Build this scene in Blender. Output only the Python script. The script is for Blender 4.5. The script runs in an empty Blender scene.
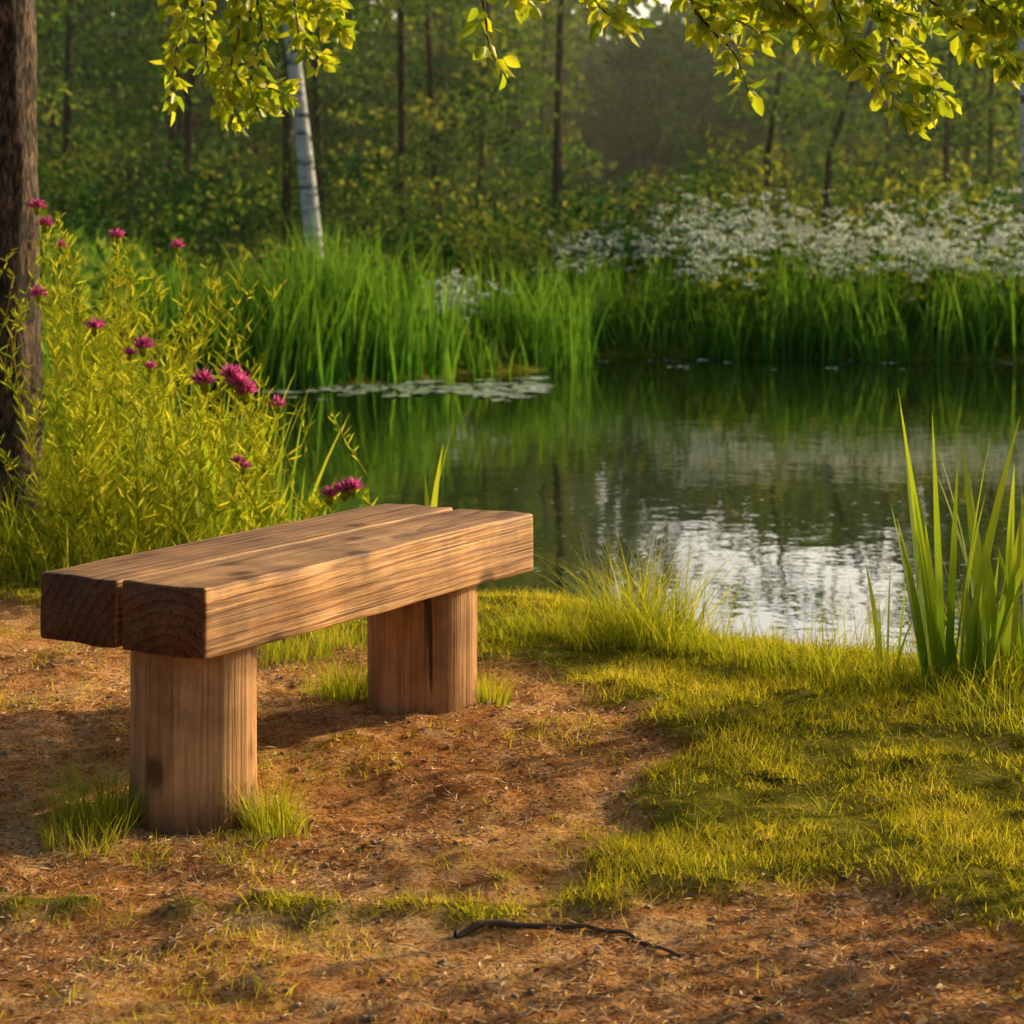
import bpy, math, random
import numpy as np
from mathutils import Vector
R = np.random.default_rng(7); random.seed(7)
scene = bpy.context.scene
F=2240.0; HZ=215.0; CH=1.3
AZ=math.radians(31); EL=math.radians(22)

# ---------------------------------------------------------------- helpers
def W(px,py,Y):            # authoring helper: where a thing at depth Y stands
    return ((px-512)*Y/F, Y, CH-(py-HZ)*Y/F)
_T=np.random.default_rng(99).random((256,256))
def vn(x,y,s=1.0,o=0):
    x=np.asarray(x)*s+o*17.3; y=np.asarray(y)*s+o*31.7
    xi=np.floor(x).astype(int); yi=np.floor(y).astype(int)
    fx=x-xi; fy=y-yi; fx=fx*fx*(3-2*fx); fy=fy*fy*(3-2*fy)
    a=_T[xi&255,yi&255]; b=_T[(xi+1)&255,yi&255]; c=_T[xi&255,(yi+1)&255]; d=_T[(xi+1)&255,(yi+1)&255]
    return (a*(1-fx)+b*fx)*(1-fy)+(c*(1-fx)+d*fx)*fy
def fbm(x,y,s=1.0,o=0,n=3):
    r=0;a=.5;t=0
    for k in range(n):
        r=r+a*vn(x,y,s,o+k*3); t+=a; a*=.5; s*=2.1
    return r/t
def ss(a,b,x):
    t=np.clip((x-a)/(b-a),0,1); return t*t*(3-2*t)
def sdpoly(x,y,P):
    P=np.array(P,float); x=np.asarray(x,float); y=np.asarray(y,float)
    d=np.full(x.shape,1e9); ins=np.zeros(x.shape,bool)
    for i in range(len(P)):
        ax,ay=P[i]; bx,by=P[(i+1)%len(P)]
        ex,ey=bx-ax,by-ay
        t=np.clip(((x-ax)*ex+(y-ay)*ey)/(ex*ex+ey*ey),0,1)
        d=np.minimum(d,(x-ax-t*ex)**2+(y-ay-t*ey)**2)
        if ay!=by:
            c=((ay>y)!=(by>y))&(x<(bx-ax)*(y-ay)/(by-ay)+ax); ins^=c
    d=np.sqrt(d); return np.where(ins,-d,d)

POND=[(0.0,8.0),(.47,7.7),(.85,7.2),(1.2,6.95),(1.55,6.75),(2.6,6.6),(3.6,7.6),(4.6,10),(7,13),(9,18),(9,22.4),
      (5,22.1),(3,22.6),(.9,23),(.5,22.2),(.3,20.9),(-.5,20.2),(-1.2,19.2),(-2.1,18.6),(-3,18.2),(-3,16.5),(-2.1,14),(-1.5,11),(-1.2,9.5),(-.75,8.6)]
D1=[(-1.9,7.5),(-1.19,7.3),(-.72,6.75),(-.43,6.8),(-.09,6.5),(.13,6.13),(.33,5.77),(.36,5.34),(.28,4.98),(.18,4.60),(.035,4.39),(-.14,4.33),(-.41,4.35),(-.9,4.41),(-1.8,4.5),(-5,5),(-5,7.6)]
D2=[(-6,4.34),(-.86,4.29),(-.12,4.23),(.09,4.25),(.37,4.35),(.67,4.42),(.79,4.26),(.94,4.16),(2.5,3.9),(8,3.5),(8,-5),(-8,-5)]
def gmask(x,y):
    s=np.minimum(sdpoly(x,y,D1),sdpoly(x,y,D2))
    s=s+(fbm(x,y,7,1)-.5)*.30
    return ss(-.05,.07,s)
LEGS=[(-.86+.185*.504+.06*.864,4.905+.185*.864-.06*.504),(-.86+1.13*.504+.07*.864,4.905+1.13*.864-.07*.504)]
def gz(x,y,g=None):
    x=np.asarray(x,float); y=np.asarray(y,float)
    sd=sdpoly(x,y,POND)
    if g is None: g=gmask(x,y)
    z=np.where(sd>0,-.15+.16*ss(-.1,.55,sd),-.146+np.maximum(sd*.4,-.9))
    out=ss(0,.4,sd)
    z=z+out*((fbm(x,y,1.3,2)-.5)*.05+(fbm(x,y,6,5)-.5)*.05+(fbm(x,y,22,8,2)-.5)*.020*(1-g)+g*.026)
    z=z-.05*ss(5.6,4.9,y)*out*ss(2.5,3.2,y)
    z=z+np.clip(y-24,0,60)*.022*out+ss(62,140,y)*9
    for lx,ly in LEGS:
        z=z+.008*np.exp(-((x-lx)**2+(y-ly)**2)/.045)
    return z

class B:
    def __init__(s): s.V=[];s.F=[];s.r=[];s.t=[];s.m=[];s.n=0
    def add(s,V,Fc,rnd=0.5,tt=0.0,mi=0):
        V=np.asarray(V,float).reshape(-1,3); Fc=np.asarray(Fc,int).reshape(-1,4)
        s.V.append(V); s.F.append(Fc+s.n)
        s.r.append(np.broadcast_to(np.asarray(rnd,float).ravel() if np.ndim(rnd) else np.array([rnd]),(len(V),)))
        s.t.append(np.broadcast_to(np.asarray(tt,float).ravel() if np.ndim(tt) else np.array([tt]),(len(V),)))
        s.m.append(np.full(len(Fc),mi)); s.n+=len(V)
    def build(s,name,mats,smooth=True,parent=None):
        V=np.concatenate(s.V);Fc=np.concatenate(s.F);me=bpy.data.meshes.new(name)
        me.vertices.add(len(V)); me.vertices.foreach_set('co',V.astype(np.float32).ravel())
        me.loops.add(Fc.size); me.loops.foreach_set('vertex_index',Fc.astype(np.int32).ravel())
        me.polygons.add(len(Fc)); me.polygons.foreach_set('loop_start',np.arange(0,Fc.size,4,dtype=np.int32))
        me.polygons.foreach_set('loop_total',np.full(len(Fc),4,dtype=np.int32))
        me.polygons.foreach_set('material_index',np.concatenate(s.m).astype(np.int32))
        me.polygons.foreach_set('use_smooth',np.full(len(Fc),smooth))
        for nm,a in (('rnd',s.r),('tt',s.t)):
            at=me.attributes.new(nm,'FLOAT','POINT'); at.data.foreach_set('value',np.concatenate(a).astype(np.float32))
        me.update(calc_edges=True)
        for m in mats: me.materials.append(m)
        o=bpy.data.objects.new(name,me); scene.collection.objects.link(o)
        if parent: o.parent=parent
        return o
def nrm(a): return a/np.maximum(np.linalg.norm(a,axis=-1,keepdims=True),1e-9)
def blades(b,P,H,Wd,az,lean,bend,nseg=2,rnd=None,mi=0,taper=1.5,belly=0.0):
    P=np.asarray(P,float);N=len(P)
    if N==0:return
    H=np.broadcast_to(H,(N,));Wd=np.broadcast_to(Wd,(N,));lean=np.broadcast_to(lean,(N,));bend=np.broadcast_to(bend,(N,))
    phi=R.uniform(0,6.28,N); 
    phi=np.where(R.random(N)<.5,az+1.57,phi)
    t=np.linspace(0,1,nseg+1)
    d=np.stack([np.cos(az),np.sin(az)],1)
    horiz=(lean[:,None]*t+bend[:,None]*t**2.2)*H[:,None]
    vert=H[:,None]*(t*(1-.15*lean[:,None]**2)-.45*bend[:,None]*t**3*np.minimum(bend[:,None],1.6))
    C=np.zeros((N,nseg+1,3));C[:,:,0]=P[:,None,0]+d[:,None,0]*horiz;C[:,:,1]=P[:,None,1]+d[:,None,1]*horiz;C[:,:,2]=P[:,None,2]+vert
    w=Wd[:,None]*.5*np.maximum(1-t**taper,.04)*(1+belly*np.sin(t*3.1))
    S=np.stack([np.cos(phi),np.sin(phi),0*phi],1)
    V=np.stack([C-S[:,None]*w[:,:,None],C+S[:,None]*w[:,:,None]],2).reshape(-1,3)
    base=(np.arange(N)*(nseg+1)*2)[:,None]+np.arange(nseg)[None]*2
    Fc=np.stack([base,base+1,base+3,base+2],-1).reshape(-1,4)
    if rnd is None: rnd=R.random(N)
    b.add(V,Fc,np.repeat(rnd,(nseg+1)*2),np.tile(np.repeat(t,2),N),mi)
def leaves(b,P,D,L,Wd,rnd=None,mi=0,simple=False,tt=.5,fold=.25,up=None):
    P=np.asarray(P,float);N=len(P);D=nrm(D)
    if N==0:return
    if rnd is None: rnd=R.random(N)
    L=np.broadcast_to(L,(N,))[:,None];Wd=np.broadcast_to(Wd,(N,))[:,None]
    S=nrm(np.cross(D,R.normal(size=(N,3)) if up is None else up+R.normal(size=(N,3))*.45));Nn=np.cross(S,D)
    i=np.arange(N)[:,None]
    if simple:
        V=np.stack([P,P+D*L*.45-S*Wd*.5,P+D*L,P+D*L*.5+S*Wd*.5],1);b.add(V,i*4+np.arange(4),np.repeat(rnd,4),tt,mi)
    else:
        f=Nn*Wd*fold; c=-Nn*L*.12
        V=np.stack([P,P+D*L*.3-S*Wd*.48+f,P+D*L*.68-S*Wd*.36+f+c*.4,P+D*L+c,P+D*L*.68+S*Wd*.36+f+c*.4,P+D*L*.3+S*Wd*.48+f],1)
        Fc=np.concatenate([i*6+np.array([0,1,2,3]),i*6+np.array([0,3,4,5])]);b.add(V,Fc,np.repeat(rnd,6),tt,mi)
def tube(b,pts,rad,n=8,mi=0,rnd=.5,rough=0.0,cap=True):
    pts=np.array(pts,float);k=len(pts);rad=np.broadcast_to(rad,(k,))
    T=np.gradient(pts,axis=0);T=nrm(T);ref=np.array([0.,1,0]) if abs(T[0][1])<.8 else np.array([1.,0,0])
    S=nrm(np.cross(T,ref));U=np.cross(T,S);a=np.linspace(0,2*math.pi,n,endpoint=False)
    rr=rad[:,None]*(1+rough*(R.random((k,n))-.5))
    V=pts[:,None]+rr[:,:,None]*(S[:,None]*np.cos(a)[None,:,None]+U[:,None]*np.sin(a)[None,:,None])
    i=np.arange(k-1)[:,None];j=np.arange(n)[None]
    Fc=np.stack([i*n+j,i*n+(j+1)%n,(i+1)*n+(j+1)%n,(i+1)*n+j],-1)
    b.add(V,Fc,rnd,np.repeat(np.linspace(0,1,k),n),mi)
def curve(pts,m=8):
    pts=np.array(pts,float);out=[];n=len(pts)
    for i in range(n-1):
        p0=pts[max(i-1,0)];p1=pts[i];p2=pts[i+1];p3=pts[min(i+2,n-1)]
        for t in np.linspace(0,1,m,endpoint=False):
            out.append(.5*((2*p1)+(p2-p0)*t+(2*p0-5*p1+4*p2-p3)*t*t+(3*p1-p0-3*p2+p3)*t**3))
    out.append(pts[-1]);return np.array(out)

# ---------------------------------------------------------------- materials
def newmat(name):
    m=bpy.data.materials.new(name);m.use_nodes=True;nt=m.node_tree;nt.nodes.clear();return m,nt
def N(nt,t,**k):
    n=nt.nodes.new(t)
    for a,v in k.items():
        if a in n.inputs.keys(): n.inputs[a].default_value=v
        else: setattr(n,a,v)
    return n
def ramp(nt,stops,src=None):
    r=nt.nodes.new('ShaderNodeValToRGB');e=r.color_ramp.elements
    while len(e)<len(stops): e.new(.5)
    for i,(p,c) in enumerate(stops): e[i].position=p; e[i].color=(*c,1) if len(c)==3 else c
    if src is not None: nt.links.new(src,r.inputs[0])
    return r
def leafmat(name,stops,trans=.4,rough=.5,tip=None,warm=(1.15,1.1,.55),spec=.3,diffuse=False):
    m,nt=newmat(name);L=nt.links.new
    a=N(nt,'ShaderNodeAttribute',attribute_name='rnd');r=ramp(nt,stops,a.outputs['Fac']);col=r.outputs[0]
    if tip:
        a2=N(nt,'ShaderNodeAttribute',attribute_name='tt');mx=N(nt,'ShaderNodeMix',data_type='RGBA');
        rr=ramp(nt,[(0,(0,0,0)),(1,(tip[3],)*3)],a2.outputs['Fac'])
        L(rr.outputs[0],mx.inputs[0]);L(col,mx.inputs[6]);mx.inputs[7].default_value=(*tip[:3],1);col=mx.outputs[2]
    if diffuse:
        p=N(nt,'ShaderNodeBsdfDiffuse');L(col,p.inputs[0])
    else:
        p=N(nt,'ShaderNodeBsdfPrincipled');p.inputs['Roughness'].default_value=rough;p.inputs['Specular IOR Level'].default_value=spec
        L(col,p.inputs['Base Color'])
    tr=N(nt,'ShaderNodeBsdfTranslucent');mu=N(nt,'ShaderNodeMix',data_type='RGBA',blend_type='MULTIPLY');mu.inputs[0].default_value=1
    L(col,mu.inputs[6]);mu.inputs[7].default_value=(*[w*1.35 for w in warm],1);L(mu.outputs[2],tr.inputs[0])
    mix=N(nt,'ShaderNodeMixShader');mix.inputs[0].default_value=trans;L(p.outputs[0],mix.inputs[1]);L(tr.outputs[0],mix.inputs[2])
    o=N(nt,'ShaderNodeOutputMaterial');L(mix.outputs[0],o.inputs[0]);return m
def noise(nt,vec,scale,detail=4,rough=.55,dist=0):
    n=N(nt,'ShaderNodeTexNoise');n.inputs['Scale'].default_value=scale;n.inputs['Detail'].default_value=detail;n.inputs['Roughness'].default_value=rough;n.inputs['Distortion'].default_value=dist
    nt.links.new(vec,n.inputs['Vector']);return n
def mixc(nt,f,a,b,bt='MIX'):
    m=N(nt,'ShaderNodeMix',data_type='RGBA',blend_type=bt);L=nt.links.new
    for s,i in((f,0),(a,6),(b,7)):
        if isinstance(s,(int,float)): m.inputs[i].default_value=s
        elif isinstance(s,tuple): m.inputs[i].default_value=(*s,1)
        else: L(s,m.inputs[i])
    return m.outputs[2]

def ground_mat():
    m,nt=newmat('ground_soil_and_turf');L=nt.links.new
    tc=N(nt,'ShaderNodeTexCoord').outputs['Object']
    g=N(nt,'ShaderNodeAttribute',attribute_name='rnd').outputs['Fac']
    n1=noise(nt,tc,1.6,5,.6);n2=noise(nt,tc,14,5,.65,.3);n3=noise(nt,tc,95,5,.75)
    d=ramp(nt,[(.32,(.34,.155,.058)),(.5,(.66,.37,.155)),(.68,(.84,.57,.30))],n2.outputs[0]).outputs[0]
    big=ramp(nt,[(.35,(.70,.54,.42)),(.65,(1.15,1.1,1.02))],n1.outputs[0]).outputs[0]
    d=mixc(nt,1.0,d,big,'MULTIPLY')
    sp=ramp(nt,[(.36,(.24,.18,.15)),(.5,(1,1,1)),(.68,(1.4,1.36,1.3))],n3.outputs[0]).outputs[0]
    d=mixc(nt,.95,d,sp,'MULTIPLY')
    gr=ramp(nt,[(.3,(.10,.095,.015)),(.55,(.24,.22,.03)),(.75,(.44,.32,.11))],n2.outputs[0]).outputs[0]
    gr=mixc(nt,.8,gr,sp,'MULTIPLY')
    c=mixc(nt,g,d,gr)
    p=N(nt,'ShaderNodeBsdfDiffuse');L(c,p.inputs['Color'])
    s1=N(nt,'ShaderNodeMath',operation='MULTIPLY_ADD');L(n3.outputs[0],s1.inputs[0]);s1.inputs[1].default_value=.6
    L(n2.outputs[0],s1.inputs[2])
    bp=N(nt,'ShaderNodeBump');bp.inputs['Strength'].default_value=1;bp.inputs['Distance'].default_value=.025;L(s1.outputs[0],bp.inputs['Height']);L(bp.outputs[0],p.inputs['Normal'])
    o=N(nt,'ShaderNodeOutputMaterial');L(p.outputs[0],o.inputs[0]);return m
def wood_mat(name,axis,seed,base=1.0,rings=True):
    m,nt=newmat(name);L=nt.links.new
    tc=N(nt,'ShaderNodeTexCoord').outputs['Object']
    mp=N(nt,'ShaderNodeMapping');L(tc,mp.inputs[0])
    mp.inputs['Location'].default_value=(seed*.37,seed*.11+.03,seed*.07-.32 if axis=='X' else seed*.3)
    if axis=='X': mp.inputs['Rotation'].default_value=(0,math.radians(.7),math.radians(.6)); sc=(.7,12,12);sf=(1.6,150,150)
    else: sc=(7,7,.8);sf=(110,110,1.6)
    def st(s,scale,det,dist=0):
        q=N(nt,'ShaderNodeMapping');q.inputs['Scale'].default_value=s;L(mp.outputs[0],q.inputs[0]);return noise(nt,q.outputs[0],scale,det,.6,dist)
    a=st(sc,1.0,4,.6);f=st(sf,1.0,3);
    w=N(nt,'ShaderNodeTexWave',wave_type='RINGS',rings_direction=axis,wave_profile='SAW');w.inputs['Scale'].default_value=13 if axis=='X' else 9
    q=N(nt,'ShaderNodeMapping');q.inputs['Scale'].default_value=(.35,1,1) if axis=='X' else (1,1,.3);L(mp.outputs[0],q.inputs[0]);L(q.outputs[0],w.inputs['Vector'])
    w.inputs['Distortion'].default_value=3.0;w.inputs['Detail'].default_value=2;w.inputs['Detail Scale'].default_value=1.1
    c=ramp(nt,[(.28,(.40*base,.185*base,.073*base)),(.52,(.66*base,.365*base,.16*base)),(.78,(.80*base,.52*base,.265*base))],a.outputs[0]).outputs[0]
    wr=ramp(nt,[(0,(1.1,1.08,1.05)),(.6,(.95,.9,.85)),(.93,(.48,.36,.28)),(1,(1,1,1))],w.outputs[0]).outputs[0]
    c=mixc(nt,.85 if axis=='X' else .25,c,wr,'MULTIPLY')
    fr=ramp(nt,[(.38,(.46,.38,.32)),(.5,(1,1,1)),(.64,(1.14,1.14,1.12))],f.outputs[0]).outputs[0]
    c=mixc(nt,.8 if axis=='X' else .5,c,fr,'MULTIPLY')
    ck=st((.8,34,34) if axis=='X' else (16,16,.7),1.0,2,.2)
    c=mixc(nt,.9,c,ramp(nt,[(.28,(.05,.035,.03)),(.31,(1,1,1))],ck.outputs[0]).outputs[0],'MULTIPLY')
    st1=noise(nt,tc,4.2,5,.65);c=mixc(nt,.85,c,ramp(nt,[(.36,(.46,.43,.41)),(.6,(1.08,1.07,1.05))],st1.outputs[0]).outputs[0],'MULTIPLY')
    # weathering: upward faces bleached grey-brown
    ge=N(nt,'ShaderNodeNewGeometry');sx=N(nt,'ShaderNodeSeparateXYZ');L(ge.outputs['True Normal'],sx.inputs[0])
    wt=ramp(nt,[(.6,(0,0,0)),(.95,(.55,.55,.55))],sx.outputs[2]).outputs[0]
    c=mixc(nt,wt,c,mixc(nt,1.0,c,(.62,.66,.78),'MULTIPLY'))
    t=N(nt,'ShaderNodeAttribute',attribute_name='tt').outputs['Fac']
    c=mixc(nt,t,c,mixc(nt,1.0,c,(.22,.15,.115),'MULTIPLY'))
    vk=N(nt,'ShaderNodeTexVoronoi');vk.inputs['Scale'].default_value=1.0
    qk=N(nt,'ShaderNodeMapping');qk.inputs['Scale'].default_value=(3.6,6,6) if axis=='X' else (6,6,3.6);L(mp.outputs[0],qk.inputs[0]);L(qk.outputs[0],vk.inputs['Vector'])
    kn=ramp(nt,[(.0,(1,1,1)),(.10,(.85,.85,.85)),(.16,(.25,.25,.25)),(.22,(0,0,0))],vk.outputs['Distance']).outputs[0]
    c=mixc(nt,kn,c,mixc(nt,1.0,c,(.25,.17,.12),'MULTIPLY'))
    p=N(nt,'ShaderNodeBsdfPrincipled');L(c,p.inputs['Base Color']);p.inputs['Roughness'].default_value=.6;p.inputs['Specular IOR Level'].default_value=.3
    h=N(nt,'ShaderNodeMath',operation='MULTIPLY_ADD');L(a.outputs[0],h.inputs[0]);h.inputs[1].default_value=.6;L(f.outputs[0],h.inputs[2])
    bp=N(nt,'ShaderNodeBump');bp.inputs['Strength'].default_value=.75;bp.inputs['Distance'].default_value=.005;L(h.outputs[0],bp.inputs['Height']);L(bp.outputs[0],p.inputs['Normal'])
    o=N(nt,'ShaderNodeOutputMaterial');L(p.outputs[0],o.inputs[0]);return m
def bark_mat(name,birch=False):
    m,nt=newmat(name);L=nt.links.new
    tc=N(nt,'ShaderNodeTexCoord').outputs['Object'];mp=N(nt,'ShaderNodeMapping');L(tc,mp.inputs[0])
    p=N(nt,'ShaderNodeBsdfPrincipled');p.inputs['Roughness'].default_value=.9
    bp=N(nt,'ShaderNodeBump')
    if birch:
        mp.inputs['Scale'].default_value=(1.5,1.5,7);n=noise(nt,mp.outputs[0],1.6,5,.7)
        c=ramp(nt,[(.40,(.03,.03,.028)),(.46,(.5,.51,.5)),(.7,(.8,.82,.82))],n.outputs[0]).outputs[0];bp.inputs['Strength'].default_value=.2
    else:
        mp.inputs['Scale'].default_value=(1,1,.3);n=noise(nt,mp.outputs[0],36,6,.65,1.2)
        c=ramp(nt,[(.42,(.010,.006,.004)),(.5,(.07,.042,.028)),(.66,(.28,.18,.11))],n.outputs[0]).outputs[0];bp.inputs['Strength'].default_value=1
        bp.inputs['Distance'].default_value=.06
    L(c,p.inputs[0]);L(n.outputs[0],bp.inputs['Height']);L(bp.outputs[0],p.inputs['Normal'])
    o=N(nt,'ShaderNodeOutputMaterial');L(p.outputs[0],o.inputs[0]);return m
def plain(name,stops,rough=.8,nz=True):
    m,nt=newmat(name);L=nt.links.new
    a=N(nt,'ShaderNodeAttribute',attribute_name='rnd');r=ramp(nt,stops,a.outputs['Fac']);c=r.outputs[0]
    if nz:
        tc=N(nt,'ShaderNodeTexCoord').outputs['Object'];n=noise(nt,tc,40,3)
        c=mixc(nt,.5,c,ramp(nt,[(.3,(.5,.5,.5)),(.7,(1.2,1.2,1.2))],n.outputs[0]).outputs[0],'MULTIPLY')
    p=N(nt,'ShaderNodeBsdfPrincipled');L(c,p.inputs[0]);p.inputs['Roughness'].default_value=rough
    o=N(nt,'ShaderNodeOutputMaterial');L(p.outputs[0],o.inputs[0]);return m

M_bark=bark_mat('furrowed_bark');M_birch=bark_mat('birch_bark',True)
M_turf=leafmat('turf_blades',[(0,(.20,.24,.015)),(.5,(.46,.42,.025)),(.85,(.68,.57,.05)),(1,(.72,.54,.16))],.42,diffuse=True)
M_tuft=leafmat('tuft_blades',[(0,(.10,.17,.012)),(.6,(.29,.35,.02)),(1,(.58,.51,.07))],.42,.45,(.62,.54,.06,.5),diffuse=True)
M_iris=leafmat('iris_blades',[(0,(.06,.16,.014)),(.6,(.15,.29,.02)),(1,(.34,.38,.04))],.45,.55,(.45,.45,.04,.45),spec=.12)
M_reed=leafmat('reed_blades',[(0,(.03,.12,.018)),(.6,(.08,.25,.03)),(1,(.20,.36,.05))],.35,.4,(.26,.40,.05,.5),diffuse=True)
M_herb=leafmat('herb_leaves',[(0,(.09,.16,.012)),(.5,(.33,.38,.025)),(1,(.66,.60,.07))],.42,diffuse=True)
M_far=leafmat('meadow_blades',[(0,(.05,.13,.02)),(.6,(.13,.24,.03)),(1,(.38,.38,.07))],.3,diffuse=True)
M_for=leafmat('forest_leaves',[(0,(.022,.07,.020)),(.35,(.055,.155,.035)),(.7,(.15,.26,.05)),(1,(.42,.43,.08))],.28,diffuse=True)
M_over=leafmat('overhanging_leaves',[(0,(.15,.24,.015)),(.5,(.34,.40,.02)),(1,(.56,.55,.05))],.5,.4)
M_white=leafmat('white_umbels',[(0,(.6,.68,.58)),(1,(.85,.88,.84))],.3,.6,warm=(.8,.8,.7),diffuse=True)
M_purple=leafmat('purple_florets',[(0,(.42,.06,.22)),(1,(.75,.20,.45))],.35,.6,warm=(1,.6,.9))
M_pad=plain('lily_pad_surface',[(0,(.25,.35,.24)),(1,(.5,.58,.48))],.22)
M_lit=plain('litter',[(0,(.10,.045,.02)),(.5,(.50,.28,.12)),(1,(.85,.62,.34))],.8,False)
M_peb=plain('pebble_stone',[(0,(.16,.10,.06)),(1,(.5,.36,.24))],.8,False)
M_twig=plain('twig_bark',[(0,(.07,.04,.025)),(1,(.17,.10,.06))],.85)

# ---------------------------------------------------------------- ground
def axis(fine0,fine1,fs,mid0,mid1,ms,far):
    a=list(np.arange(fine0,fine1,fs));b0=list(np.arange(mid0,fine0,ms));b1=list(np.arange(fine1,mid1,ms))
    s=ms;x=mid1;hi=[]
    while x<far: hi.append(x);s*=1.25;x+=s
    s=ms;x=mid0;lo=[]
    while x>-far*.8:
        s*=1.25;x-=s;lo.append(x)
    return np.array(lo[::-1]+b0+a+b1+hi+[far*1.3])
gx=axis(-2.4,2.4,.025,-10,10,.22,400);gy=axis(3.4,8.6,.025,-2,36,.22,500)
X,Y=np.meshgrid(gx,gy,indexing='ij');g=gmask(X,Y);Z=gz(X,Y,g)
i=np.arange(len(gx)-1)[:,None];j=np.arange(len(gy)-1)[None];n=len(gy)
b=B();b.add(np.stack([X,Y,Z],-1),np.stack([i*n+j,(i+1)*n+j,(i+1)*n+j+1,i*n+j+1],-1),g.ravel());b.build('ground',[ground_mat()])
# ---------------------------------------------------------------- water
m,nt=newmat('pond_water');L=nt.links.new
p=N(nt,'ShaderNodeBsdfPrincipled');p.inputs['Base Color'].default_value=(.014,.022,.006,1);p.inputs['Roughness'].default_value=.02;p.inputs['IOR'].default_value=1.9
tc=N(nt,'ShaderNodeTexCoord').outputs['Object'];q=N(nt,'ShaderNodeMapping');q.inputs['Scale'].default_value=(1,1.0,1);L(tc,q.inputs[0])
a=noise(nt,q.outputs[0],3.0,3,.5);a2=noise(nt,q.outputs[0],14,2,.5);h=N(nt,'ShaderNodeMath',operation='MULTIPLY_ADD');L(a2.outputs[0],h.inputs[0]);h.inputs[1].default_value=.12;L(a.outputs[0],h.inputs[2])
bp=N(nt,'ShaderNodeBump');bp.inputs['Strength'].default_value=.07;bp.inputs['Distance'].default_value=.03;L(h.outputs[0],bp.inputs['Height']);L(bp.outputs[0],p.inputs['Normal'])
o=N(nt,'ShaderNodeOutputMaterial');L(p.outputs[0],o.inputs[0])
b=B()
xs=np.linspace(-3.6,9.6,12);ys=np.linspace(6.2,23.6,14);XX,YY=np.meshgrid(xs,ys,indexing='ij');i=np.arange(11)[:,None];j=np.arange(13)[None]
b.add(np.stack([XX,YY,XX*0-.15],-1),np.stack([i*14+j,(i+1)*14+j,(i+1)*14+j+1,i*14+j+1],-1));b.build('pond_water',[m])

# ---------------------------------------------------------------- bench
bench=bpy.data.objects.new('wooden_bench',None);scene.collection.objects.link(bench)
bench.location=(-.86,4.905,0);bench.rotation_euler=(0,0,math.atan2(.864,.504))
def timber(name,y0,y1,z0,z1,x0,x1,mat,seed):
    nx=60;e=.006
    def sec():
        pts=[];w=(y1-y0)/2;h=(z1-z0)/2
        for cx,cy,a0 in((w-e,h-e,0),(-w+e,h-e,90),(-w+e,-h+e,180),(w-e,-h+e,270)):
            for k in range(4):
                a=math.radians(a0+30*k);pts.append((cx+e*math.cos(a),cy+e*math.sin(a)))
            nxt={0:(-w+e,h),90:(-w,-h+e),180:(w-e,-h),270:(w,h-e)}[a0];cur=pts[-1]
            for k in range(1,7):pts.append((cur[0]+(nxt[0]-cur[0])*k/7,cur[1]+(nxt[1]-cur[1])*k/7))
        return np.array(pts)
    S=sec();n=len(S);xs=np.concatenate([[x0,x0,x0+.002,x0+.006],np.linspace(x0+.02,x1-.02,nx),[x1-.006,x1-.002,x1,x1]])
    sc=np.ones(len(xs));sc[0]=.0;sc[-1]=0;sc[1]=sc[-2]=.965;sc[2]=sc[-3]=.99
    V=[]
    for kx,(x,s) in enumerate(zip(xs,sc)):
        yy=S[:,0]*s;zz=S[:,1]*s
        u=fbm(np.full(n,x)*4,S[:,0]*14+seed*5,1,seed)-.5;v=fbm(np.full(n,x)*4,S[:,1]*14+9,1,seed+1)-.5
        V.append(np.stack([np.full(n,x)+(0 if 3<kx<len(xs)-4 else (fbm(yy*30,zz*30,1,seed+2)-.5)*.004),(y0+y1)/2+yy*(1)+v*.010*s,(z0+z1)/2+zz+u*.009*s],1))
    V=np.array(V);i=np.arange(len(xs)-1)[:,None];j=np.arange(n)[None]
    b=B();tt=np.repeat(np.where((xs<x0+.001)|(xs>x1-.001),.9,0.),n)  # end faces darkened: their shade is put into the wood colour
    b.add(V,np.stack([i*n+j,(i+1)*n+j,(i+1)*n+(j+1)%n,i*n+(j+1)%n],-1),.5,tt);return b.build(name,[mat],True,bench)
timber('seat_timber_front',-.236,-.006,.346,.500,0,1.42,wood_mat('seat_wood','X',1),1)
timber('seat_timber_back',.015,.236,.348,.498,.006,1.415,wood_mat('seat_wood_b','X',2.3,.9),4)
def post(name,x,y,seed):
    b=B();n=64;zs=np.concatenate([np.linspace(-.18,.335,28),[.345,.3455]]);V=[]
    a=np.linspace(0,2*math.pi,n,endpoint=False)
    for k,z in enumerate(zs):
        r=.143*(1+.07*np.clip((.10-z)/.2,0,1)**2)+.011*(fbm(np.cos(a)*1.3+5,np.sin(a)*1.3+z*.8,1,seed,2)-.5)*2
        for ca in (1.2+seed,4.9): r=r-.010*np.exp(-((np.angle(np.exp(1j*(a-ca-.12*np.sin(z*7)))))/.04)**2)
        if k==len(zs)-1:r=r*0
        V.append(np.stack([x+r*np.cos(a),y+r*np.sin(a),np.full(n,z)],1))
    i=np.arange(len(zs)-1)[:,None];j=np.arange(n)[None]
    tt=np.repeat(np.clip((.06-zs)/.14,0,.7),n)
    b.add(np.array(V),np.stack([i*n+j,i*n+(j+1)%n,(i+1)*n+(j+1)%n,(i+1)*n+j],-1),.5,tt)
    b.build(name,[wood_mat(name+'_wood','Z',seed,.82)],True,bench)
post('leg_1',.185,-.06,1.0);post('leg_2',1.13,-.07,2.6)

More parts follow.
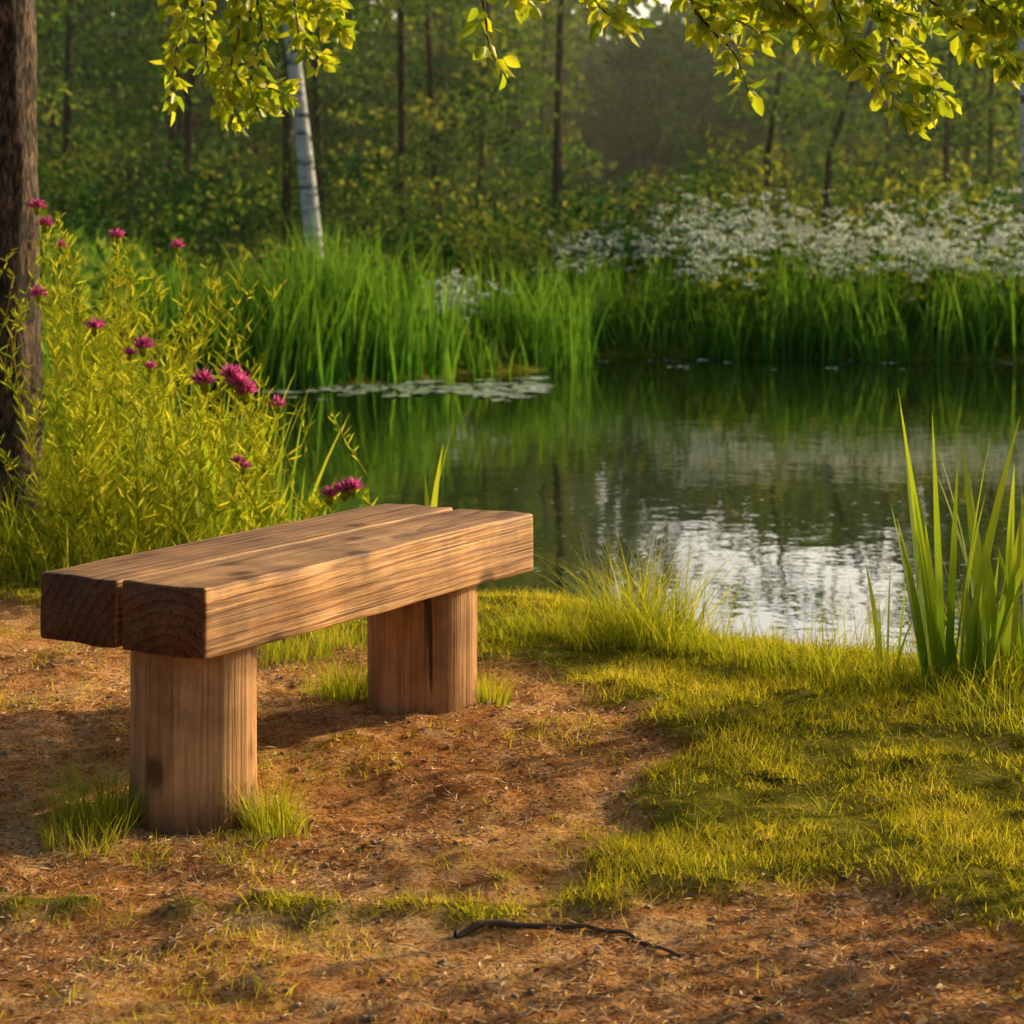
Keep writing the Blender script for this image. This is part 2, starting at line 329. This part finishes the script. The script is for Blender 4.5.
# ---------------------------------------------------------------- turf, tufts
def scatter(n,x0,x1,y0,y1):
    return R.uniform(x0,x1,n),R.uniform(y0,y1,n)
b=B()
x,y=scatter(400000,-2.2,2.6,3.5,8.3)
keep=(np.abs(x)<.27*y+.3)&(R.random(len(x))<(4.4/y)**1.2);x,y=x[keep],y[keep]
g=gmask(x,y);sd=sdpoly(x,y,POND);pn=fbm(x,y,5,11)
pr=np.where(g>.15,g*(.12+1.0*ss(.34,.6,pn)),0)+.35*ss(.59,.68,fbm(x,y,4,21))*(y>3.5)+.03
lowr=ss(4.7,4.2,y)*.7*(x>.2); pr=pr*(1-lowr)
pr=pr*np.where((x<.15)&(y<4.75),.5,1)
keep=(R.random(len(x))<pr)&(sd>-.02);x,y,g,sd,pn=x[keep],y[keep],g[keep],sd[keep],pn[keep]
hgt=(.008+.024*R.random(len(x)))*(.6+1.1*pn)+.05*ss(.5,0,sd)*R.random(len(x))
blades(b,np.stack([x,y,gz(x,y)-.003],1),hgt,R.uniform(.0018,.0036,len(x)),R.uniform(0,6.28,len(x)),R.uniform(.1,.9,len(x)),R.uniform(0,1,len(x)),2,np.clip(R.random(len(x))*.7+.7*(pn-.25),0,1))
b.build('short_grass',[M_turf])
def tuft(b,cx,cy,rad,n,h,w=.003,lean=.5,bend=.7,seg=4,mi=0):
    a=R.uniform(0,6.28,n);r=rad*np.sqrt(R.random(n));x=cx+r*np.cos(a);y=cy+r*np.sin(a)
    H=h*R.uniform(.35,1,n);blades(b,np.stack([x,y,gz(x,y)-.005],1),H,w*R.uniform(.7,1.3,n),a+R.normal(0,.9,n),R.uniform(.0,lean,n),R.uniform(0,bend,n),seg,None,mi)
b=B()
def gp(px,py):
    Yd=CH*F/(py-HZ);return (px-512)*Yd/F,Yd
for px,py,rad,n,h in [(100,805,.10,420,.17),(85,825,.09,180,.10),(268,805,.05,260,.17),(283,818,.06,120,.11),(150,838,.06,60,.06),(240,838,.06,60,.06),(352,705,.08,300,.15),(335,700,.09,160,.10),(490,710,.05,180,.12),(480,695,.05,100,.10),
    (300,660,.10,260,.12),(340,650,.12,260,.13),(260,665,.1,160,.10),(110,935,.05,80,.03),(330,915,.07,80,.03),(40,900,.06,60,.03),(100,895,.08,90,.03),(300,900,.08,70,.03),(430,890,.08,70,.03),(560,880,.07,60,.03),(30,715,.12,120,.03),(220,1010,.06,100,.03),(150,1000,.05,70,.03)]:
    cx,cy=gp(px,py);tuft(b,cx,cy,rad,n,h,.0026)
for px,py,rad,n,h in [(645,645,.16,420,.36),(600,650,.12,180,.22),(670,655,.13,220,.30),(545,640,.14,280,.10),(510,645,.14,220,.09),(700,660,.14,220,.12),(800,680,.14,260,.14),(745,668,.14,220,.12),(840,690,.14,220,.18),(900,700,.16,300,.14),(980,700,.2,380,.16),(1010,730,.2,300,.12),(1060,690,.2,300,.2)]:
    cx,cy=gp(px,py);tuft(b,cx,cy,rad,n,h,.0034,.6,.9,5)
for k in range(46):
    cx,cy=gp(R.uniform(700,1000),R.uniform(655,690));tuft(b,cx,cy,.05,4,R.uniform(.15,.45),.0026,.35,.4,5)
for k in range(90):   # weedy odd tufts through the turf
    cx,cy=gp(R.uniform(500,1080),R.uniform(670,880))
    if gmask(cx,cy)>.5: tuft(b,cx,cy,.03,14,R.uniform(.035,.08),.0026,.7,.8,3)
b.build('grass_tufts',[M_tuft])

def iris(name,spots,mat=M_iris):
    b=B()
    for cx,cy,n,h,w,rad in spots:
        a=R.uniform(0,6.28,n);r=rad*np.sqrt(R.random(n));x=cx+r*np.cos(a);y=cy+r*np.sin(a)
        blades(b,np.stack([x,y,gz(x,y)-.02],1),h*R.uniform(.45,1,n),w*R.uniform(.6,1.1,n),a,R.uniform(.0,.22,n),R.uniform(0,.2,n),7,None,0,3.0,.1)
    return b.build(name,[mat])
cx,cy=gp(945,700);iris('iris_plant',[(cx,cy,14,.84,.028,.06),(cx+.08,cy+.02,8,.5,.026,.05)])
cx,cy=gp(1000,695);iris('iris_plant',[(cx,cy,12,.68,.028,.06),(cx+.12,cy+.05,12,.55,.026,.08)])
cx,cy=gp(885,690);iris('iris_plant',[(cx,cy,6,.40,.016,.04)])
b=B();cx,cy=W(425,600,7.4)[:2]
for kk in range(3): blades(b,[(cx+.01*kk,cy,float(gz(cx,cy))-.02)],np.array([.62-.1*kk]),np.array([.030]),np.array([.1+.9*kk]),np.array([.03]),np.array([.14]),8,np.array([.9]),0,3.0,.1)
b.build('iris_plant',[M_iris])
iris('iris_plant',[(-1.0,8.3,26,.72,.026,.2),(-1.25,8.8,34,.85,.026,.25),(-.9,8.7,12,.55,.022,.15),(-1.4,9.6,50,.9,.024,.3)])

# left herb mass and knapweed
b=B()
def stem(b,base,top,leafn,ll,lw,mi_stem=1,mi_leaf=0,r=.003):
    base=np.array(base);top=np.array(top);mid=(base+top)/2+R.normal(0,.02,3);mid[2]+=.06*(np.linalg.norm((top-base)[:2]))
    c=curve([base,mid,top],7);tube(b,c,np.linspace(r,r*.45,len(c)),5,mi_stem,R.random()*.6+.2)
    t=R.uniform(.12,.97,leafn)*(len(c)-1);k=t.astype(int);f=(t-k)[:,None];P=c[k]*(1-f)+c[np.minimum(k+1,len(c)-1)]*f
    a=R.uniform(0,6.28,leafn);D=np.stack([np.cos(a),np.sin(a),R.uniform(.2,1.7,leafn)],1);s=(1.15-.6*t/(len(c)-1))
    leaves(b,P,D,ll*s*R.uniform(.6,1.2,leafn),lw*s,np.clip(R.random()*.5+R.random(leafn)*.6,0,1),mi_leaf)
for k in range(120):
    yb=R.uniform(7.9,10.6);xb=R.uniform(-.205*yb,-1.05-(yb-8)*.13)
    H=R.uniform(.3,1.06)*(1.08 if xb/yb<-.155 else .6)
    base=(xb,yb,float(gz(xb,yb))-.01);top=(xb+R.normal(0.12,.18),yb+R.normal(0,.12),base[2]+H)
    stem(b,base,top,int(12+24*H),.12,.0105,1,0)
    for q in range(2):
        m=np.array(base)*.45+np.array(top)*.55;stem(b,m,m+np.array([R.normal(0,.12),R.normal(0,.1),H*.33]),9,.08,.009,1,0,.002)
for k in range(60):      # low plants around the tree foot
    yb=R.uniform(7.7,9);xb=R.uniform(-2.5,-1.5);base=(xb,yb,float(gz(xb,yb))-.01);stem(b,base,(xb+R.normal(0,.05),yb,base[2]+R.uniform(.1,.22)),20,.08,.01,1,0)
x,y=scatter(8000,-3.2,-.7,7.7,11.5);sd=sdpoly(x,y,POND);keep=(sd>0)&(gmask(x,y)>.5);x,y=x[keep],y[keep]
blades(b,np.stack([x,y,gz(x,y)],1),R.uniform(.08,.34,len(x)),R.uniform(.004,.010,len(x)),R.uniform(0,6.28,len(x)),R.uniform(0,.5,len(x)),R.uniform(0,.8,len(x)),4,None,0)
b.build('wild_herbs',[M_herb,M_tuft])
fl=[(37,208,8.0,1),(45,226,8.1,1),(62,248,8.1,.9),(117,238,8.0,1),(177,248,8.0,.9),(38,296,7.9,1),(95,328,7.8,1.1),(143,348,7.7,1.2),(205,383,7.7,1.4),(232,378,7.7,1.4),(240,385,7.68,1.4),(246,394,7.68,1.4),(278,406,7.7,1),(345,492,7.65,1.2),(353,489,7.65,1.2),(243,468,7.6,.9),(330,497,7.65,1.1),(130,355,7.7,.8),(150,368,7.7,.7),(238,462,7.6,.7)]
roots=[(-1.45,8.0),(-1.25,7.95),(-1.1,7.9),(-.85,7.9)]
b=B()
for px,py,Yd,s in fl:
    T=np.array(W(px,py,Yd));rx,ry=min(roots,key=lambda r:abs(r[0]-T[0]-.12));rx+=R.normal(0,.05);ry+=R.normal(0,.04)
    stem(b,(rx,ry,float(gz(rx,ry))-.01),T-np.array([0,0,.012]),30,.10,.011,1,0,.0035)
    s*=1.35
    c=[T+np.array([0,0,z*s]) for z in(-.02,-.014,-.004,.006,.008)];tube(b,c,np.array([.002,.008,.010,.007,.001])*s,8,1,.1)
    nf=70;u=R.normal(size=(nf,3));u[:,2]=np.abs(u[:,2])+.15
    leaves(b,np.repeat(T[None]+[[0,0,.002]],nf,0),nrm(u),.030*s*R.uniform(.6,1.1,nf),.0055*s,None,2)
    for q in range(4):
        d=R.normal(0,.10,3);d[2]=-abs(d[2])-.03;stem(b,T+d*1.6+np.array([0,0,-.12]),T+d+np.array([0,0,.04]),14,.06,.009,1,0,.0018)
b.build('knapweed_plant',[M_herb,M_tuft,M_purple])

# ---------------------------------------------------------------- litter and pebbles, fallen twigs
b=B();x,y=scatter(120000,-1.5,1.5,3.4,7.2);keep=(np.abs(x)<.27*y)&(R.random(len(x))<(4/y)**1.5)&(gmask(x,y)<.8)&(R.random(len(x))<.2+1.1*ss(.4,.6,fbm(x,y,3,31)));x,y=x[keep],y[keep];nn=len(x)
a=R.uniform(0,6.28,nn);D=np.stack([np.cos(a),np.sin(a),R.uniform(-.05,.5,nn)],1)
leaves(b,np.stack([x,y,gz(x,y)+.002],1),D,R.uniform(.008,.036,nn),R.uniform(.0010,.0032,nn),None,0,True)
k=R.random(nn)<.02;leaves(b,np.stack([x,y,gz(x,y)+.004],1)[k],D[k],R.uniform(.012,.028,k.sum()),R.uniform(.006,.013,k.sum()),None,0,up=np.array([0,0,1.]))
b.build('leaf_litter',[M_lit],False)
b=B();x,y=scatter(3200,-1.4,1.4,3.5,7);keep=gmask(x,y)<.6;x,y=x[keep],y[keep];z=gz(x,y)
cube=np.array([(sx,sy,sz) for sz in(-1,1) for sx,sy in((-1,-1),(1,-1),(1,1),(-1,1))],float);cf=np.array([(3,2,1,0),(4,5,6,7),(0,1,5,4),(1,2,6,5),(2,3,7,6),(3,0,4,7)])
for k in range(len(x)):
    s=.0015+.0045*R.random()**5;V=cube*(1+R.normal(0,.25,(8,3)))*s*np.array([1,1,.6])+[x[k],y[k],z[k]+s*.2];b.add(V,cf,R.random()*.7)
b.build('pebbles',[M_peb],True)
def twig(name,pp,r):
    P=[(*gp(px,py),0) for px,py in pp];P=curve(P,6);P[:,2]=gz(P[:,0],P[:,1])+r*.8
    b=B();tube(b,P,np.linspace(r,r*.4,len(P)),8,0,.5,.25);b.build(name,[M_twig])
twig('fallen_branch',[(455,918),(500,912),(560,911),(610,915),(640,922),(680,932)],.007)
twig('fallen_branch',[(590,1016),(640,1008),(690,1000),(760,985)],.005)
twig('fallen_branch',[(740,775),(770,780),(800,782)],.004)

# ---------------------------------------------------------------- trees
def tree(name,loc,H,r0,lean=(0,0),crown0=.35,spread=1.6,nl=14,clumps=5,lp=45,ll=.07,lw=.035,bark=M_bark,leaf=M_over,sides=12,extra=None,rough=.12,rb=.0):
    b=B();z0=float(gz(loc[0],loc[1]))-.05;k=14
    ts=np.linspace(0,1,k*3);P=np.stack([loc[0]+lean[0]*ts+.04*np.sin(ts*5),loc[1]+lean[1]*ts+.04*np.cos(ts*4)-.04,z0+H*ts],1)
    rad=r0*(1-.85*ts)*(1+.25*np.exp(-ts*H/.12));tube(b,P,rad,sides,0,.5,rough)
    for q in range(nl):
        t=crown0+(1-crown0)*(q+R.random())/nl;k0=min(int(t*(len(P)-1)),len(P)-1);s=P[k0];a=q*2.4+R.random();ln=spread*(1.15-t)*R.uniform(.7,1.2)+.3
        e=s+np.array([math.cos(a)*ln,math.sin(a)*ln,ln*R.uniform(.1,.6)]);m=(s+e)/2+np.array([0,0,.15*ln]);c=curve([s,m,e],5);tube(b,c,np.linspace(max(r0*.3*(1-t)+.01,.008),.005,len(c)),6,0)
        for j in range(clumps):
            f=R.uniform(.35,1.05);cc=c[min(int(f*(len(c)-1)),len(c)-1)]+R.normal(0,.12*spread,3);u=R.normal(size=(lp,3))*np.array([.22,.22,.13])*spread*.7
            leaves(b,cc+u,nrm(u+R.normal(size=(lp,3))*.12*spread)-[0,0,.3],ll*R.uniform(.6,1.2,lp),lw,np.clip(R.random()*.5+R.random(lp)*.4+rb,0,1),1)
    if extra: extra(b,P)
    return b.build(name,[bark,leaf])
def hang(b,limb,twigs,leafL=.06):
    c=curve(limb,8);tube(b,c,np.linspace(.035,.008,len(c)),8,0,.5,.1)
    for Yd,pts,dens in twigs:
        P=[W(px,py,Yd+R.normal(0,.04)) for px,py in pts];st=min(c,key=lambda q:np.linalg.norm(q-np.array(P[0])))
        cc=curve([st]+P,8);tube(b,cc,np.linspace(.006,.0014,len(cc)),5,0)
        for k in range(3,len(cc)):
            if cc[k][2]>CH+(HZ+90)*Yd/F: continue
            nk=int(dens);u=R.normal(size=(nk,3));T=cc[min(k+1,len(cc)-1)]-cc[k-1];T=T/np.linalg.norm(T)
            D=nrm(u)*.9+T*.6+np.array([0,0,-.3]);P0=cc[k]+nrm(u)*R.uniform(0,.045,nk)[:,None]
            leaves(b,P0,D,leafL*R.uniform(.55,1.15,nk),leafL*.55*R.uniform(.8,1.1,nk),None,1,fold=.18)
def ov(b,P):
    hang(b,[(-2,8.8,3.3),(-1.3,7.8,3.0),(-.6,7.0,2.55),(.1,6.6,2.35),(.8,6.4,2.28),(1.5,6.3,2.2),(1.9,6.3,2.1)],[
      (6.5,[(487,-30),(486,20),(492,55),(508,68)],1),(6.5,[(520,-40),(515,-10),(535,2)],2),
      (6.4,[(600,-60),(590,-15),(605,12),(628,22)],3),(6.4,[(640,-40),(690,-5),(740,0),(790,10)],4),(6.4,[(690,-10),(712,30),(735,55),(748,92)],2),(6.4,[(700,10),(735,20),(765,35)],3),
      (6.3,[(780,-40),(800,10),(822,40),(850,55)],4),(6.3,[(830,-30),(850,40),(880,80),(910,120)],4),(6.3,[(870,-30),(890,40),(925,80),(942,100)],5),(6.2,[(900,-40),(940,10),(980,40),(1010,62)],5),
      (6.2,[(950,-40),(975,-5),(1010,15),(1050,30)],5),(6.3,[(740,-40),(770,-8),(800,0)],4),(6.3,[(840,-30),(870,0),(920,18)],5),(6.2,[(1000,-50),(1030,0),(1060,40)],5)],.066)
    hang(b,[(-2,8.75,2.9),(-1.7,8.0,2.6),(-1.25,7.3,2.35),(-.8,7.0,2.2)],[
      (7.2,[(190,-40),(185,10),(175,55),(172,95)],3),(7.2,[(200,-30),(205,30),(210,75),(238,118)],4),(7.1,[(230,-30),(240,20),(232,60),(222,95)],4),(7.1,[(250,-30),(262,30),(250,80),(258,112)],3),
      (7.1,[(280,-30),(295,5),(300,35),(322,62)],3),(7.0,[(310,-30),(325,-5),(332,15),(345,28)],3),(7.1,[(250,70),(275,90),(292,98)],2),(7.2,[(215,-30),(280,5),(320,12)],4),(7.4,[(160,-30),(178,0),(188,25)],3)],.062)
tree('broadleaf_tree',(-2.0,8.8),8.0,.148,(-.15,.2),.42,2.2,22,5,40,.075,.038,extra=ov,sides=30,rough=.14)
tree('birch_tree',(-2.32,27.2),10,.12,(-1.2,.4),.40,2.4,20,5,60,.10,.06,bark=M_birch,leaf=M_for,sides=14,rough=.03,rb=.2)
tree('birch_tree',(6.45,27.8),10,.12,(-.3,.3),.42,1.2,20,5,50,.10,.06,bark=M_birch,leaf=M_for,sides=14,rough=.03,rb=.2)
# saplings on the right bank, outside the picture, that throw the long streaks
for lx,ly,h in [(3.4,5.3,3.2),(4.0,5.9,3.6),(3.9,5.0,3.6),(4.7,5.6,3.8),(3.3,4.4,3.2)]:
    tree('young_tree',(lx,ly),h,R.uniform(.028,.045),(R.normal(0,.15),R.normal(0,.1)),.52,.5,7,2,13,.065,.034)
tree('young_tree',(6.6,8.75),4.4,.05,(.1,0),.35,.7,10,3,22,.07,.042)
b=B()        # unseen thin bare-legged stems, added on the bank to cast shadow streaks
for k in range(26):
    x0=R.uniform(2.5,3.5);y0=R.uniform(4.4,6.25);h=R.uniform(1.5,2.5);z0=float(gz(x0,y0))-.03
    P=curve([(x0,y0,z0),(x0+R.normal(0,.05),y0+R.normal(0,.05),z0+h*.5),(x0+R.normal(0,.14),y0+R.normal(0,.14),z0+h)],6)
    tube(b,P,np.linspace(R.uniform(.012,.022),.006,len(P)),6,0)
    n=10;q=R.integers(8,len(P),n);u=R.normal(0,.08,(n,3));leaves(b,P[q]+u,u+[0,0,.05],.06*R.uniform(.6,1.2,n),.03,None,1)
b.build('shadow_thicket',[M_bark,M_over])

# ---------------------------------------------------------------- far bank vegetation
b=B()
def reeds(b,n,x0,x1,y0,y1,h,w,dmin=-.25,dmax=1.4,clump=.5):
    x,y=scatter(n,x0,x1,y0,y1);sd=sdpoly(x,y,POND);k=(sd>dmin)&(sd<dmax)&(R.random(n)<.2+clump*2*ss(.35,.65,fbm(x,y,1.6,41)));x,y=x[k],y[k]
    hv=h*R.uniform(.45,1.12,len(x))*(.5+.95*fbm(x,y,.9,51))
    blades(b,np.stack([x,y,np.maximum(gz(x,y),-.2)],1),hv,w*R.uniform(.6,1.2,len(x)),R.uniform(0,6.28,len(x)),R.uniform(0,.2,len(x)),R.uniform(0,.4,len(x)),4,None,0,2.0)
reeds(b,9000,-4.6,-.5,17.8,20.6,1.12,.032,-.2,1.1)
reeds(b,8000,-.8,9,21.0,24.2,.9,.028,-.35,.75)
reeds(b,1300,-.6,.9,20.2,22.5,.4,.024,-.1,1.2)
reeds(b,2500,-4.5,-1.9,14,19,.65,.026,.0,1.0)
b.build('reed_bed',[M_reed])
b=B();x,y=scatter(50000,-9,11,19,33);sd=sdpoly(x,y,POND);k=(sd>.1)&(np.abs(x)<.3*y);x,y=x[k],y[k]
blades(b,np.stack([x,y,gz(x,y)],1),R.uniform(.15,.5,len(x))*(.45+.9*fbm(x,y,.6,61)),R.uniform(.015,.035,len(x)),R.uniform(0,6.28,len(x)),R.uniform(0,.4,len(x)),R.uniform(0,.6,len(x)),3,np.clip(fbm(x,y,.5,71)*1.2-.3+R.random(len(x))*.4,0,1))
x,y=scatter(9000,-8,-1.6,11,20);sd=sdpoly(x,y,POND);k=(sd>.3);x,y=x[k],y[k]
blades(b,np.stack([x,y,gz(x,y)],1),R.uniform(.3,.6,len(x)),R.uniform(.012,.025,len(x)),R.uniform(0,6.28,len(x)),R.uniform(0,.4,len(x)),R.uniform(0,.6,len(x)),3)
b.build('meadow_grass',[M_far])
b=B()
def parsley(b,n,x0,x1,y0,y1,h0,h1,us=.06):
    x,y=scatter(n,x0,x1,y0,y1);k=(sdpoly(x,y,POND)>.6)&(R.random(n)<.2+1.6*ss(.36,.6,fbm(x,y,.9,81)));x,y=x[k],y[k]
    for q in range(len(x)):
        zb=float(gz(x[q],y[q]));h=R.uniform(h0,h1)*(.75+.12*(y[q]-y0));T=np.array([x[q]+R.normal(0,.06),y[q]+R.normal(0,.06),zb+h])
        tube(b,[(x[q],y[q],zb),(x[q]*.5+T[0]*.5+.02,y[q]*.5+T[1]*.5,zb+h*.5),T],[.006,.005,.003],4,1)
        P=T*.4+np.array([x[q],y[q],zb])*.6+R.normal(0,.13,(16,3))*[1,1,1.2*h];leaves(b,P,R.normal(size=(16,3)),.16,.08,None,1)
        for u in range(R.integers(2,6)):
            c=T+R.normal(0,.11,3)*[1,1,1.0];m=8;o=R.normal(0,us*.5,(m,3))*[1,1,.3];leaves(b,c+o,R.normal(size=(m,3))*[1,1,.4],us*.75,us*.65,None,0,True,up=np.array([0,0,1.]))
parsley(b,900,1.8,9,22.9,27,.75,1.2);parsley(b,260,-.8,.4,20.5,22.5,.35,.55);parsley(b,90,.6,2.6,25.5,28.5,.7,1.0)
b.build('cow_parsley',[M_white,M_far])

# ---------------------------------------------------------------- forest mass
b=B()
def gapcap(x,y,h,z=0):
    r=x/y
    if .035<r<.205: return min(h,1.3+.100*y-z-.8+R.normal(0,.35))
    return h
def clump(b,c,rad,n,ls,rn):
    u=nrm(R.normal(size=(n,3)))*R.random((n,1))**.4*np.array(rad);D=nrm(u+R.normal(0,.4,(n,3)))
    leaves(b,c+u,D,ls*R.uniform(.6,1.3,n),ls*.6,np.clip(rn+R.normal(0,.12,n),0,1),1,True)
for k in range(78):
    y=30+30*R.random()**1.0;x=R.uniform(-.30,.27)*y
    z=float(gz(x,y));H=gapcap(x,y,R.uniform(7,13),z);ty=R.uniform(.15,.8)
    tube(b,[(x,y,z-.1),(x+R.normal(0,.2),y,z+H*.5),(x+R.normal(0,.3),y,z+H)],[R.uniform(.04,.11),.05,.02],7,0)
    n=int(H*2.8)
    for q in range(n):
        zz=z+H*R.uniform(.10,1);f=(zz-z)/H;rr=R.uniform(.4,2.0)*(1.15-f)+.1;a=R.uniform(0,6.28)
        clump(b,np.array([x+rr*math.cos(a),y+rr*math.sin(a),zz]),(R.uniform(.4,.95),R.uniform(.4,.95),R.uniform(.2,.45)),55,.0045*y,ty+R.normal(0,.1)+.15*(rr>1.2))
for k in range(95):   # understorey shrubs
    y=R.uniform(27,38);x=R.uniform(-.28,.28)*y;z=float(gz(x,y));H=R.uniform(.6,2.2);ty=R.choice([.3,.5,.75,1.0])
    for q in range(9):
        clump(b,np.array([x+R.normal(0,.55),y+R.normal(0,.5),z+H*R.uniform(.1,1)]),(.45,.45,.3),55,.11,ty+R.normal(0,.08))
for k in range(46):    # closing back rows
    y=R.uniform(62,78);x=(-.36+.74*k/45)*y;z=float(gz(x,y))-.5;H=gapcap(x,y,R.uniform(11,17),z)
    for q in range(26):
        clump(b,np.array([x+R.normal(0,1.8),y+R.normal(0,1.5),z+H*R.uniform(0,1)]),(1.7,1.7,1.1),50,.6,R.uniform(.2,.6))
b.build('distant_forest',[M_bark,M_for],False)
b=B()
for k in range(60):
    x=R.uniform(-5.6,-3.0);y=R.uniform(15,22);z=float(gz(x,y));clump(b,np.array([x,y,z+R.uniform(.2,1.0+.3*(x<-4))]),(.4,.4,.25),50,.12,R.uniform(.4,.9))
b.build('bank_shrub',[M_bark,M_for],False)

# ---------------------------------------------------------------- lily pads
b=B()
def pad(b,cx,cy,r):
    n=14;a0=R.uniform(0,6.28);a=a0+np.linspace(.15,6.13,n);c=np.array([cx,cy,-.146+R.uniform(0,.003)]);rim=np.stack([cx+r*np.cos(a),cy+r*np.sin(a),c[2]+R.uniform(0,.012,n)*(R.random(n)<.3)*(r>.04)],1)
    V=np.vstack([c[None],rim]);Fq=[(0,i,i+1,i+2) for i in range(1,n-1,2)];b.add(V,Fq,R.random())
for k in range(150):
    px=R.uniform(255,545);c=388+ (px-400)*.012;py=R.normal(c,4.5);Yd=1.446*F/(py-HZ)
    pad(b,(px-512)*Yd/F,Yd,R.uniform(.05,.14))
for k in range(26):
    px=R.uniform(560,1010);py=R.uniform(350,368)+0;Yd=1.446*F/(max(py,358)-HZ);pad(b,(px-512)*Yd/F,Yd-R.random()*1.0,R.uniform(.03,.07))
for k in range(110):
    x=R.uniform(.0,2.4);y=R.uniform(7.3,12);pad(b,x,y,R.uniform(.005,.014))
b.build('lily_pads',[M_pad],False)

# ---------------------------------------------------------------- evening mist hanging in the wood
m,nt=newmat('mist');v=N(nt,'ShaderNodeVolumeScatter');v.inputs['Density'].default_value=.005;v.inputs['Color'].default_value=(1,1,.75,1);v.inputs['Anisotropy'].default_value=.5
o=N(nt,'ShaderNodeOutputMaterial');nt.links.new(v.outputs[0],o.inputs['Volume'])
b=B();V=cube*np.array([32,30,5.5])+np.array([2,56.5,5.0]);b.add(V,cf);b.build('mist',[m],False)

# ---------------------------------------------------------------- light, sky, camera
w=bpy.data.worlds.new('World');scene.world=w;w.use_nodes=True;nt=w.node_tree;bg=nt.nodes['Background'];L=nt.links.new
sk=nt.nodes.new('ShaderNodeTexSky');sk.sky_type='NISHITA';sk.sun_disc=False;sk.sun_elevation=EL;sk.sun_rotation=math.pi/2-AZ;sk.air_density=1.0;sk.dust_density=5
# added brightness boost in the low sky beyond the wood, for its pond reflection
tg=nt.nodes.new('ShaderNodeTexCoord').outputs['Generated'];sx=nt.nodes.new('ShaderNodeSeparateXYZ');L(tg,sx.inputs[0])
lowm=ramp(nt,[(0,(1,1,1)),(.24,(.95,.95,.95)),(.42,(0,0,0))],sx.outputs[2]).outputs[0]
side=ramp(nt,[(.35,(0,0,0)),(.8,(1,1,1))],sx.outputs[1]).outputs[0]
cn=noise(nt,tg,5,5,.6);cl=ramp(nt,[(.35,(.75,.75,.75)),(.6,(1,1,1))],cn.outputs[0]).outputs[0]
f=mixc(nt,1.0,mixc(nt,1.0,lowm,side,'MULTIPLY'),cl,'MULTIPLY')
c=mixc(nt,f,mixc(nt,1.0,sk.outputs[0],(1,1,.95),'MULTIPLY'),mixc(nt,1.0,sk.outputs[0],(4.2,3.9,3.4),'MULTIPLY'))
L(c,bg.inputs[0]);bg.inputs[1].default_value=.12
sl=bpy.data.lights.new('sun','SUN');sl.energy=5;sl.angle=math.radians(.5);sl.color=(1,.79,.44);so=bpy.data.objects.new('sun',sl);scene.collection.objects.link(so)
d=Vector((math.cos(AZ)*math.cos(EL),math.sin(AZ)*math.cos(EL),math.sin(EL)));so.rotation_euler=d.to_track_quat('Z','Y').to_euler();so.location=d*50
cam=bpy.data.cameras.new('camera');co=bpy.data.objects.new('camera',cam);scene.collection.objects.link(co);co.location=(0,0,CH);co.rotation_euler=(math.pi/2,0,0)
cam.sensor_width=36;cam.lens=F*36/1024;cam.shift_y=-(512-HZ)/1024;cam.clip_end=2000;cam.clip_start=.05
cam.dof.use_dof=True;cam.dof.focus_distance=5.2;cam.dof.aperture_fstop=7
scene.camera=co
scene.view_settings.view_transform='Standard';scene.view_settings.look='None';scene.view_settings.exposure=0
